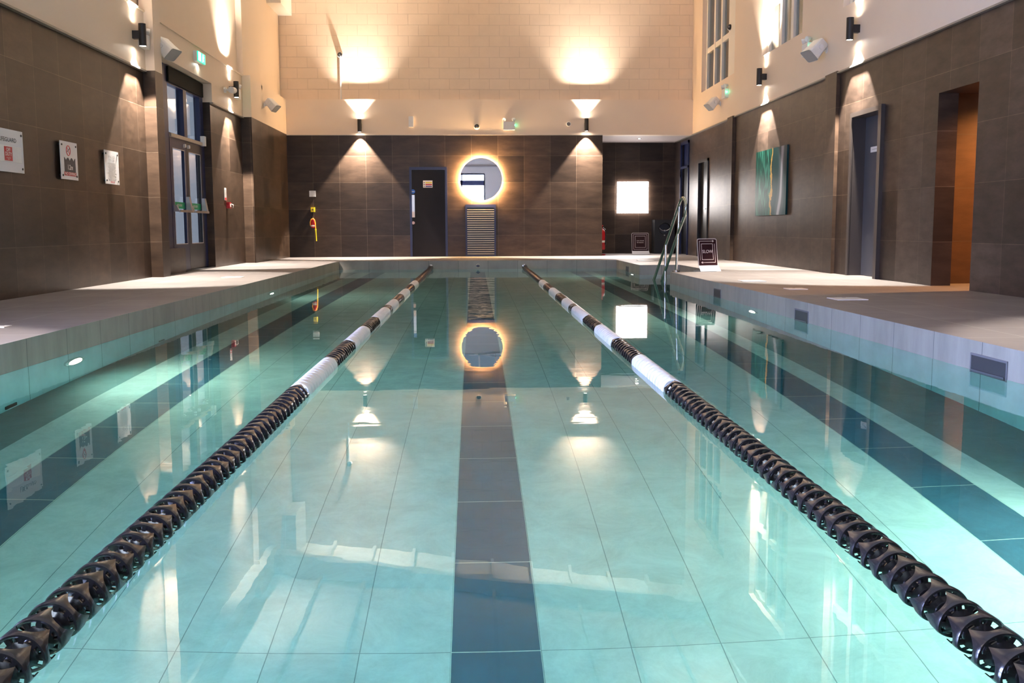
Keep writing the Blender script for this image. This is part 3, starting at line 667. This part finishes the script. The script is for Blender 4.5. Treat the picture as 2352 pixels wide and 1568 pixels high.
# ------------------------------------------------------------------ far wall fittings
t = thing('wall_plate',(-3.68,YB,1.37),'square white plate on the far wall above the yellow alarm button','plate')
MB().box((-3.752,YB-.02,1.375),(-3.608,YB,1.51)).build('plate', acryl, t, bevel=.01)
MB().box((-3.72,YB-.0208,1.48),(-3.64,YB-.02,1.487)).build('lettering', inkl, t, smooth=0)
t = thing('alarm_button',(-3.68,YB,1.03),'yellow square alarm button on the far wall','alarm')
MB().box((-3.725,YB-.045,1.03),(-3.635,YB,1.135)).build('housing', yellow, t, bevel=.006)
MB().lathe((-3.68,YB-.045,1.083),(0,-1,0),[(.022,0),(.022,.012),(.001,.016)],20).build('button', plain('dark olive button', (.10,.08,.01), .4), t)
t = thing('rescue_throw_bag',(-3.66,YB,.37),'red and yellow rescue throw bag hanging on the far wall','throw bag')
MB().lathe((-3.68,YB-.06,.67),(0,0,1),[(.001,0),(.045,.004),(.052,.05),(.05,.16),(.035,.2),(.001,.205)],24).build('bag', red, t)
MB().lathe((-3.68,YB-.06,.67),(0,0,1),[(.053,.03),(.0545,.035),(.0545,.06),(.053,.065)],24).build('reflective_band', paper, t)
m = MB(); pts = [(-3.735,YB-.08,.72),(-3.735,YB-.1,.80),(-3.71,YB-.11,.86),(-3.67,YB-.11,.88),(-3.635,YB-.11,.85),(-3.622,YB-.1,.78),(-3.62,YB-.09,.70),(-3.62,YB-.08,.64)]
m.tube(pts,.011,8); m.build('rope_loop', orange, t)
MB().tube([(-3.622,YB-.08,.64),(-3.62,YB-.07,.6),(-3.612,YB-.06,.37)],[.02,.013,.012],10).build('rope_tail', yellow, t)
MB().tube([(-3.70,YB-.03,1.03),(-3.695,YB-.03,.95),(-3.685,YB-.05,.88)],.007,6).tube([(-3.66,YB-.03,1.03),(-3.665,YB-.03,.95),(-3.675,YB-.05,.88)],.007,6).build('strap', black, t)
# mirror
t = thing('round_mirror',(.16,YB,1.275),'large round mirror with glowing amber halo on the far wall','mirror')
c = Vector((.16,YB,1.757))
MB().lathe(c,(0,-1,0),[(.001,.092),(.478,.092)],128).build('mirror_glass', mirror, t, smooth=0)
MB().lathe(c,(0,-1,0),[(.478,.092),(.481,.090),(.481,.072),(.44,.068)],128).build('rim', chrome, t)
MB().lathe(c,(0,-1,0),[(.43,.03),(.452,.03),(.456,.045),(.452,.060),(.43,.060)],96).build('led_strip', halo, t)
MB().lathe(c,(0,-1,0),[(.43,.0),(.43,.068),(.001,.07)],64).build('back_plate', white, t)
# louvre
t = thing('louvre_grille',(.145,YB,0),'tall dark louvred grille with pale slats below the round mirror','grille')
m = MB().box((-.205,YB-.035,.0),(-.165,YB,1.19)).box((.455,YB-.035,0),(.495,YB,1.19)).box((-.165,YB-.035,1.12),(.455,YB,1.19)).box((-.165,YB-.035,0),(.455,YB,.03)); m.build('frame', navy, t, bevel=.004, smooth=0)
MB().box((-.165,YB-.004,.03),(.455,YB-.001,1.12)).build('backing', black, t, smooth=0)
sl = plain('pale louvre slat', (.50,.46,.42), .4)
for k in range(21):
    z = .06+.0505*k
    MB().prism([(-.165,YB-.034,z-.007),(-.165,YB-.034,z+.006),(-.165,YB-.008,z+.010),(-.165,YB-.008,z+.003)],(.62,0,0)).build('slat', sl, t, smooth=0)
# light panel and downlight in the recess
t = thing('light_panel',(3.98,25.2,1.01),'square glowing white light panel on the recess wall','lamp')
MB().box((3.595,25.13,1.01),(4.38,25.165,1.79)).build('lit_face', boxlit, t, smooth=0)
MB().box((3.65,25.165,1.06),(4.33,25.198,1.74)).build('back_box', white, t, smooth=0)
t = thing('downlight',(3.95,24.0,2.76),'small round downlight in the ceiling of the far recess','lamp')
MB().ring((3.95,24.0,2.757),(0,0,1),.045,.007).build('trim_ring', chrome, t)
MB().disc((3.95,24.0,2.755),(0,0,1),.04).build('bulb', lens, t, smooth=0)
light('SPOT','recess_spot',(3.95,24.0,2.74),45,(1,.86,.76),t,spot_size=1.7,spot_blend=.4,shadow_soft_size=.03)
# fire extinguisher
t = thing('fire_extinguisher',(3.01,23.55,0),'red fire extinguisher half hidden behind the corner of the far wall','fire extinguisher')
MB().lathe((3.01,23.55,.13),(0,0,1),[(.001,0),(.07,.004),(.078,.03),(.078,.40),(.06,.46),(.025,.49),(.022,.52)],28).build('cylinder', red, t)
MB().bar((3.01,23.55,.66),(3.01,23.43,.70),.03,.02).bar((3.01,23.55,.645),(3.01,23.46,.62),.025,.015).build('handle', red, t)
MB().tube([(3.03,23.55,.65),(3.085,23.53,.60),(3.095,23.51,.45),(3.09,23.5,.25)],[.011,.011,.011,.016],10).build('hose', black, t)
MB().lathe((3.01,23.55,.30),(0,0,1),[(.0785,0),(.079,.001),(.079,.05),(.0785,.051)],28).build('label_band', paper, t)
MB().lathe((3.01,23.55,0),(0,0,1),[(.001,.0),(.085,0),(.085,.03),(.001,.03)],24).box((2.965,23.62,.0),(3.005,23.64,.5)).build('stand', red, t, smooth=30)
# black cabinet with round opening
t = thing('spin_dryer',(4.72,24.95,0),'black cabinet with a round opening and metallic rim beside the recess door','cabinet')
MB().box((4.48,24.75,0),(4.98,25.18,.84)).build('cabinet', plain('satin black steel', (.006,.006,.007), .5), t, bevel=.01)
MB().lathe((4.73,24.75,.62),(0,-1,0),[(.15,.0),(.15,.012),(.14,.016),(.13,.004),(.001,-.0)],40).build('porthole', plain('dark porthole', (.004,.004,.005), .15), t)
pts = [(4.73+.135*math.sin(a), 24.728, .66-.09*math.cos(a)*1.0) for a in [(-1.35+2.7*k/24) for k in range(25)]]
MB().tube(pts,.008,8).lathe((4.73,24.728,.57),(0,-1,0),[(.025,0),(.02,.01),(.001,.012)],16).build('rim_catch', chrome, t)
MB().lathe((4.73,24.748,.46),(0,-1,0),[(.022,0),(.02,.006),(.001,.008)],16).build('badge', chrome, t)

# ------------------------------------------------------------------ artwork
m = MB().box((5.02,16.02,.852),(5.05,17.78,1.965))
t = m.build('wall_art', artmat(), bevel=.004, smooth=0); tag(t,'green and gold marbled art print on the right wall','picture')
# ------------------------------------------------------------------ standing signs
def stand_sign(p, ang, w, h, name, label, style):
    t = thing(name, p, label, 'sign', None)
    R = Matrix.Translation(p) @ Matrix.Rotation(ang, 4, 'Z')
    th = math.radians(9); f0 = .085
    # local: x across, -y towards the viewer, z up; a bent acrylic sheet: foot rising to the fold, then leaning back
    B = R @ Matrix.Translation((0,.03,f0)) @ Matrix.Rotation(PI/2-th, 4, 'X')     # board plane: x, y(up the board), z out of the front
    m = MB(R); m.prism([(-w/2-.005,-.05,.004),(w/2+.005,-.05,.004),(w/2,.03,f0),(-w/2,.03,f0)],(0,.004,-.004)); m.box((-w/2-.005,-.05,0),(w/2+.005,.16,.006))
    m.build('foot', acryl, t, smooth=0)
    def rrect(w, h, r, z, k=6, x0=0, y0=0):
        pts = []
        for i, (sx, sy) in enumerate(((1,1),(-1,1),(-1,-1),(1,-1))):
            cr = r if sy > 0 else .002
            for j in range(k+1):
                a = PI/2*i+PI/2*j/k; pts.append((x0+sx*(w/2-cr)+cr*math.cos(a), y0+h/2+sy*(h/2-cr)+cr*math.sin(a), z))
        return pts
    m = MB(B); m.prism(rrect(w,h,.03,-.008),(0,0,.008)); m.build('backing', plain('clear edge acrylic', (.55,.48,.48), .2), t, smooth=0)
    m = MB(B); m.prism(rrect(w-.022,h-.012,.022,.0002,y0=0),(0,0,.001)); m.build('face', burg, t, smooth=0)
    m = MB(B)
    def ln(x0,y0,x1,y1,wd=.007): m.bar((x0,y0,.0016),(x1,y1,.0016),wd,.0006,up=(0,0,1))
    def rect(a,b,c,d,wd=.007): ln(a,b-wd/2,a,d+wd/2,wd); ln(c,b-wd/2,c,d+wd/2,wd); ln(a,b,c,b,wd); ln(a,d,c,d,wd)
    def arrow(x, y, sgn): m.face([(x,y+.018,.0019),(x,y-.018,.0019),(x+.03*sgn,y,.0019)])
    if style == 'slow':
        rect(-.098,.088,.092,.325)
        ln(-.13,.08,-.13,.365); ln(-.13,.365,.09,.365); arrow(.09,.365,1)
        ln(.125,.325,.125,.045); ln(.125,.045,-.09,.045); arrow(-.09,.045,-1)
    else:
        rect(-.125,.085,.125,.36); rect(-.165,.04,.165,.40)
    m.build('border_lines', plain('pale pink print', (.62,.50,.50), .4), t, smooth=0)
    m = MB(B)
    if style == 'slow': m.text('SLOW', .066, Matrix.Translation((0,.207,.002)), width=.95)
    else:
        m.text('Lane closed', .036, Matrix.Translation((0,.25,.002)), width=1.05); m.text('for lessons', .036, Matrix.Translation((0,.205,.002)), width=1.05)
    m.build('lettering', MATS['pale pink print'], t, smooth=0)
stand_sign((3.505,14.78,0), .30, .335, .405, 'lane_speed_sign', 'freestanding burgundy sign reading SLOW on the right deck', 'slow')
stand_sign((4.02,24.05,0), .04, .42, .44, 'lane_notice_sign', 'freestanding dark square sign in the far recess below the light panel', 'far')

# ------------------------------------------------------------------ handrail
t = thing('pool_handrail',(2.974,14.62,0),'curved stainless steel handrail at the steps on the right side of the pool','handrail')
A2 = Vector((2.97,14.65,0)); D2 = Vector((2.83-2.97,15.63-14.65,0)).normalized()
def rp(s, z): return A2 + D2*s + Vector((0,0,z))
# s measured along the rail from the deck post; top bend hangs back over the deck (s<0)
top = [(1.95,-1.15),(.98,-.15),(.45,.40),(-.05,.85),(-.11,.93)]
arc = []
sc_, zc_, rad = -.245, .945, .115
up = [rp(1.96,-1.15), rp(.975,-.15), rp(.45,.395), rp(-.09,.955), rp(-.15,1.02), rp(-.21,1.062), rp(-.28,1.075), rp(-.345,1.045), rp(-.39,.985), rp(-.40,.92), rp(-.385,.85), rp(-.345,.80), rp(-.05,.53), rp(.62,-.17), rp(1.55,-1.15)]
def smooth_path(p, n=4):
    out = []
    for i in range(len(p)-1):
        a, b, c, d = p[max(i-1,0)], p[i], p[i+1], p[min(i+2,len(p)-1)]
        for k in range(n):
            u = k/n; out.append(.5*((2*b)+(-a+c)*u+(2*a-5*b+4*c-d)*u*u+(-a+3*b-3*c+d)*u**3))
    out.append(p[-1]); return out
rail_g = plain('green grey stainless rail', (.42,.46,.42), .22, .95, noise=.04)
MB().tube(smooth_path(up), .021, 14).build('rail', rail_g, t)
MB().cyl(rp(-.03,.0), rp(-.13,.955), .020, 16).build('post', chrome, t)
MB().lathe(rp(-.03,0),(0,0,1),[(.001,.03),(.024,.03),(.05,.022),(.055,.0)],28).build('flange', chrome, t)
MB().cyl(rp(.50,-1.30), rp(.445,.39), .020, 16).build('post', chrome, t)
MB().lathe(rp(.487,-.9),(0,0,1),[(.021,.0),(.027,.003),(.027,.03),(.021,.033)],20).lathe(rp(.466,-.23),(0,0,1),[(.021,.0),(.026,.003),(.026,.03),(.021,.033)],20).build('collar', chrome, t)

# ------------------------------------------------------------------ pool fittings
for y, lab in ((6.79,'underwater pool light on the left side nearest the camera'),(13.36,'underwater pool light on the left side farther away')):
    t = thing('pool_light',(XL,y,-.60),'bright round '+lab,'lamp','underwater pool lights')
    MB().lathe((XL,y,-.60),(1,0,0),[(.155,0),(.155,.018),(.13,.03),(.112,.022)],32).build('bezel', chrome, t)
    MB().lathe((XL,y,-.60),(1,0,0),[(.112,.022),(.08,.034),(.001,.04)],32).build('lens', poolens, t)
for y, lab in ((10.15,'underwater pool light on the right side nearest the camera'),(18.0,'underwater pool light on the right side at the far end')):
    t = thing('pool_light',(XR,y,-.62),'bright round '+lab,'lamp','underwater pool lights')
    MB().lathe((XR,y,-.62),(-1,0,0),[(.155,0),(.155,.018),(.13,.03),(.112,.022)],32).build('bezel', chrome, t)
    MB().lathe((XR,y,-.62),(-1,0,0),[(.112,.022),(.08,.034),(.001,.04)],32).build('lens', poolens, t)
for x, y, lab in ((XL,1.4,'bright round underwater pool light on the left side below the photo frame'),(XR,3.1,'bright round underwater pool light on the right side below the photo frame')):
    s = 1 if x < 0 else -1
    t = thing('pool_light',(x,y,-.60),lab,'lamp','underwater pool lights')
    MB().lathe((x,y,-.60),(s,0,0),[(.155,0),(.155,.018),(.13,.03),(.112,.022)],32).build('bezel', chrome, t)
    MB().lathe((x,y,-.60),(s,0,0),[(.112,.022),(.08,.034),(.001,.04)],32).build('lens', poolens, t)
PE = 92
for o in [q for q in C.objects if q.name.startswith('pool_light')]:
    s = 1 if o.location.x < 0 else -1
    light('SPOT','pool_spot',o.location+Vector((.06*s,0,0)),PE*(1.7 if (s < 0 and o.location.y < 4) else 1.0 if o.location.y < 4 else .8 if o.location.y < 8 else .28),(.98,1,.86),o,(s,0,-.42),spot_size=math.radians(150),spot_blend=.8,shadow_soft_size=.05)
for y, yy, n in ((5.44,.19,'nearest the camera'),(8.66,.17,'middle of three'),(11.73,.16,'farthest of the three before the handrail'),(18.75,.16,'beyond the handrail')):
    t = thing('skimmer_opening',(XR,y,-.25),'dark square skimmer opening in the right pool edge, '+n,'skimmer','skimmer openings')
    MB().box((XR-.004,y-yy,-.25),(XR+.001,y+yy,-.085)).build('throat', plain('shadowed grey plastic', (.05,.05,.06), .4), t, smooth=0)
    MB().prism([(XR-.0045,y-yy+.01,-.245),(XR-.0045,y+yy-.01,-.245),(XR-.011,y+yy-.01,-.165),(XR-.011,y-yy+.01,-.165)],(.002,0,0)).build('weir_flap', plain('slate flap', (.10,.10,.12), .4), t, smooth=0)
    m = MB()
    for q in ((y-yy-.012,-.262,y-yy,-.073),(y+yy,-.262,y+yy+.012,-.073),(y-yy,-.085,y+yy,-.073)): m.box((XR-.006,q[0],q[1]),(XR+.001,q[2],q[3]))
    m.build('frame', plain('lilac grey plastic', (.16,.155,.18), .4), t, smooth=0)
for x, y, w, lab in ((3.37,12.0,.14,'pale square lid in the right deck farthest of the three'),(3.40,10.43,.10,'small pale square lid in the right deck, middle of the three'),(3.39,8.93,.14,'pale square lid in the right deck nearest the camera'),(-3.29,13.68,.13,'pale square lid in the left deck near the entrance doors'),(-3.235,6.86,.06,'pale square lid in the left deck at the left edge of the photo'),(3.39,19.7,.15,'pale square lid in the deck beyond the handrail')):
    t = thing('access_hatch',(x,y,0),lab,'hatch','deck hatches')
    MB().box((x-w,y-w,-.004),(x+w,y+w,.006)).build('lid', plain('white lid plastic', (.80,.76,.72), .4), t, bevel=.002)
    MB().cyl((x,y+w*.6,.006),(x,y+w*.6,.0068),.018,14).build('finger_hole', inkl, t)
t = thing('inlet_fitting',(.066,YF,-.11),'small round chrome inlet on the far pool edge between the lane ropes','inlet')
MB().lathe((.066,YF,-.11),(0,-1,0),[(.042,0),(.042,.008),(.034,.012),(.028,.006)],28).build('ring', chrome, t)
MB().lathe((.066,YF,-.11),(0,-1,0),[(.028,.006),(.015,.01),(.001,.01)],28).build('eye', plain('dark indigo cap', (.05,.045,.09), .3), t)
for y, lab in ((5.86,'small dark grille at the foot of the left pool side nearest the camera'),(8.7,'small dark grille at the foot of the left pool side farther away')):
    t = MB().box((XL-.001,y-.07,-1.33),(XL+.01,y+.07,-1.25)).build('floor_grille', black, bevel=.003); tag(t, lab, 'grille', 'pool side grilles')

# ------------------------------------------------------------------ lane ropes
blackf = plain('black float plastic', (.016,.014,.016), .22, noise=.1, coat=.3)
whitef = plain('white float plastic', (.78,.78,.80), .3, noise=.03)
def disc_mesh(kind, n=60, R=.056):
    m = MB(); k = 5
    wh = kind == 'white'
    yb = -.036; base = .022 if wh else -.018; A = .014 if wh else .045; ex = .9 if wh else 1.4
    def fr(a): return base + A*(1-abs(math.sin(k*a/2)))**ex
    ring = []
    for i in range(n):
        a = 2*PI*i/n; c, s = math.cos(a), math.sin(a); f = fr(a); mid = yb+(f-yb)*.45
        pts = [(R*.965,yb),(R*.995,yb+.006),(R*1.0,mid),(R*.985,f),(R*.925,f-.001),(R*.93,mid),(R*.90,yb)]
        ring.append([m._v((r*c,y,r*s)) for r, y in pts])
    q = 7
    for i in range(n):
        A_, B_ = ring[i], ring[(i+1)%n]
        for j in range(q): m.bm.faces.new((A_[j],A_[(j+1)%q],B_[(j+1)%q],B_[j]))
    # hub with ribs and dished web with openings
    m.lathe((0,0,0),(0,1,0),[(.010,-.038),(.024,-.038),(.024,-.02),(.020,-.018),(.020,.0),(.023,.001),(.023,.006),(.019,.007),(.019,.03),(.010,.03)],24)
    m.lathe((0,0,0),(0,1,0),[(.024,-.033),(.036,-.028),(.036,-.024),(.024,-.029)],30)
    m.lathe((0,0,0),(0,1,0),[(R*.82,-.030),(R*.92,-.033),(R*.92,-.029),(R*.82,-.026)],36)
    for j in range(10):
        a = 2*PI*j/10
        m.bar((.034*math.cos(a),-.027,.034*math.sin(a)),(R*.85*math.cos(a),-.029,R*.85*math.sin(a)),.010,.004,up=(0,1,0))
    for j in range(k):   # inner fins carrying the lobes
        a = 2*PI*j/k; m.bar((.022*math.cos(a),.0,.022*math.sin(a)),(R*.93*math.cos(a),.004,R*.93*math.sin(a)),.005,.016,up=(0,1,0))
    return m
DB = disc_mesh('black').mesh('float_disc', blackf, smooth=50)
DW = disc_mesh('white').mesh('float_disc_white', whitef, smooth=50)
WHITE = [(4.95,6.0),(6.92,7.9),(8.8,9.8),(10.1,10.9),(11.8,12.8),(13.85,14.8)]
def is_white(y): return any(a <= y < b for a, b in WHITE)
PITCH = .0795; ZR = ZW+.006
def lane_rope(x, label, rot):
    t = thing('lane_rope',(x,1.3,ZR),label,'lane rope','floating lane ropes')
    pts = [(x,YN,ZR+.04),(x,.9,ZR)]+[(x,1.2+.5*k,ZR) for k in range(38)]+[(x,20.0,ZR+.012),(x,YF,ZR+.05)]
    MB().tube(pts,.0085,8).build('cable', plain('steel cable', (.3,.3,.3), .4, .8), t)
    MB().lathe((x,YF,ZR+.05),(0,-1,0),[(.04,0),(.04,.012),(.02,.016),(.014,.05),(.001,.052)],20).build('wall_anchor', chrome, t)
    y = 1.42; n = 0; rest = {0: [], 1: []}
    while y < 20.03:
        w = is_white(y)
        a = rot + random.uniform(-.16,.16) + (n%7)*.05 + math.sin(n*.55)*.25
        zz = ZR + (.03*max(0,(y-18.9)/1.1)**2)
        if n < 100:
            o = bpy.data.objects.new('float_disc', DW if w else DB); C.objects.link(o); o.parent = t
            o.location = (0, y-1.3, zz-ZR); o.rotation_euler = (random.uniform(-.03,.03), a, random.uniform(-.03,.03))
            if w: o['label'] = 'white float disc'
        else: rest[int(w)].append((y, a, zz))
        y += PITCH; n += 1
    for w, lst in rest.items(): pass
    m = MB()
    for w, lst in rest.items():
        for (y, a, zz) in lst:
            R = .056; k = 5; nn = 30; base, A = (.022,.014) if w else (-.018,.045); rg = []
            for i in range(nn):
                th = 2*PI*i/nn; f = base+A*(1-abs(math.sin(k*(th+a)/2)))**.9
                rg.append([m._v((x+r*math.cos(th),y+q,zz+r*math.sin(th))) for r, q in ((R*.96,-.036),(R,-.01),(R*.98,f),(R*.93,f),(R*.93,-.034))])
            for i in range(nn):
                for j in range(5): m.bm.faces.new((rg[i][j],rg[i][(j+1)%5],rg[(i+1)%nn][(j+1)%5],rg[(i+1)%nn][j])).material_index = w
            m.lathe((x,y,zz),(0,1,0),[(.010,-.036),(.024,-.036),(.036,-.028),(.022,-.02),(.019,.03),(.010,.03)],14, mi=w)
    o = m.build('float_disc_run', [blackf, whitef], t, smooth=50); o['kind'] = 'stuff'; o['label'] = 'far run of black and white float discs'
    return t
lane_rope(-.885,'black and white floating lane rope on the left side of the dark centre line',.2)
lane_rope(1.005,'black and white floating lane rope on the right side of the dark centre line',.9)

# ------------------------------------------------------------------ world, camera, render look
w = bpy.data.worlds.new('dusk'); SC.world = w; w.use_nodes = True
bg = w.node_tree.nodes['Background']; bg.inputs[0].default_value = (.60,.66,.85,1); bg.inputs[1].default_value = .32
F, PT, YW, RL, HC = 2284.9235, .1139, .0371, -.0038, .658
cp, sp_, cy, sy = math.cos(PT), math.sin(PT), math.cos(YW), math.sin(YW)
fw = Vector((sy*cp, cy*cp, -sp_)); rt = Vector((cy,-sy,0)); upv = rt.cross(fw)
r2 = rt*math.cos(RL)+upv*math.sin(RL); u2 = upv*math.cos(RL)-rt*math.sin(RL)
cam = bpy.data.cameras.new('camera'); co = bpy.data.objects.new('camera', cam); C.objects.link(co)
cam.sensor_width = 36; cam.lens = F/2352*36; cam.clip_start = .02; cam.clip_end = 200
co.matrix_world = Matrix(((r2.x,u2.x,-fw.x,0),(r2.y,u2.y,-fw.y,0),(r2.z,u2.z,-fw.z,HC),(0,0,0,1)))
SC.camera = co
SC.view_settings.view_transform = 'Standard'; SC.view_settings.look = 'None'; SC.view_settings.gamma = 1
SC.view_settings.use_curve_mapping = False; SC.view_settings.exposure = 1.2
cy_ = SC.cycles
cy_.use_denoising = True
cy_.use_adaptive_sampling = True; cy_.adaptive_threshold = .025
cy_.max_bounces = 9; cy_.diffuse_bounces = 4; cy_.glossy_bounces = 4; cy_.transmission_bounces = 6; cy_.transparent_max_bounces = 8
cy_.caustics_refractive = True; cy_.caustics_reflective = False; cy_.blur_glossy = .3
cy_.sample_clamp_indirect = 9
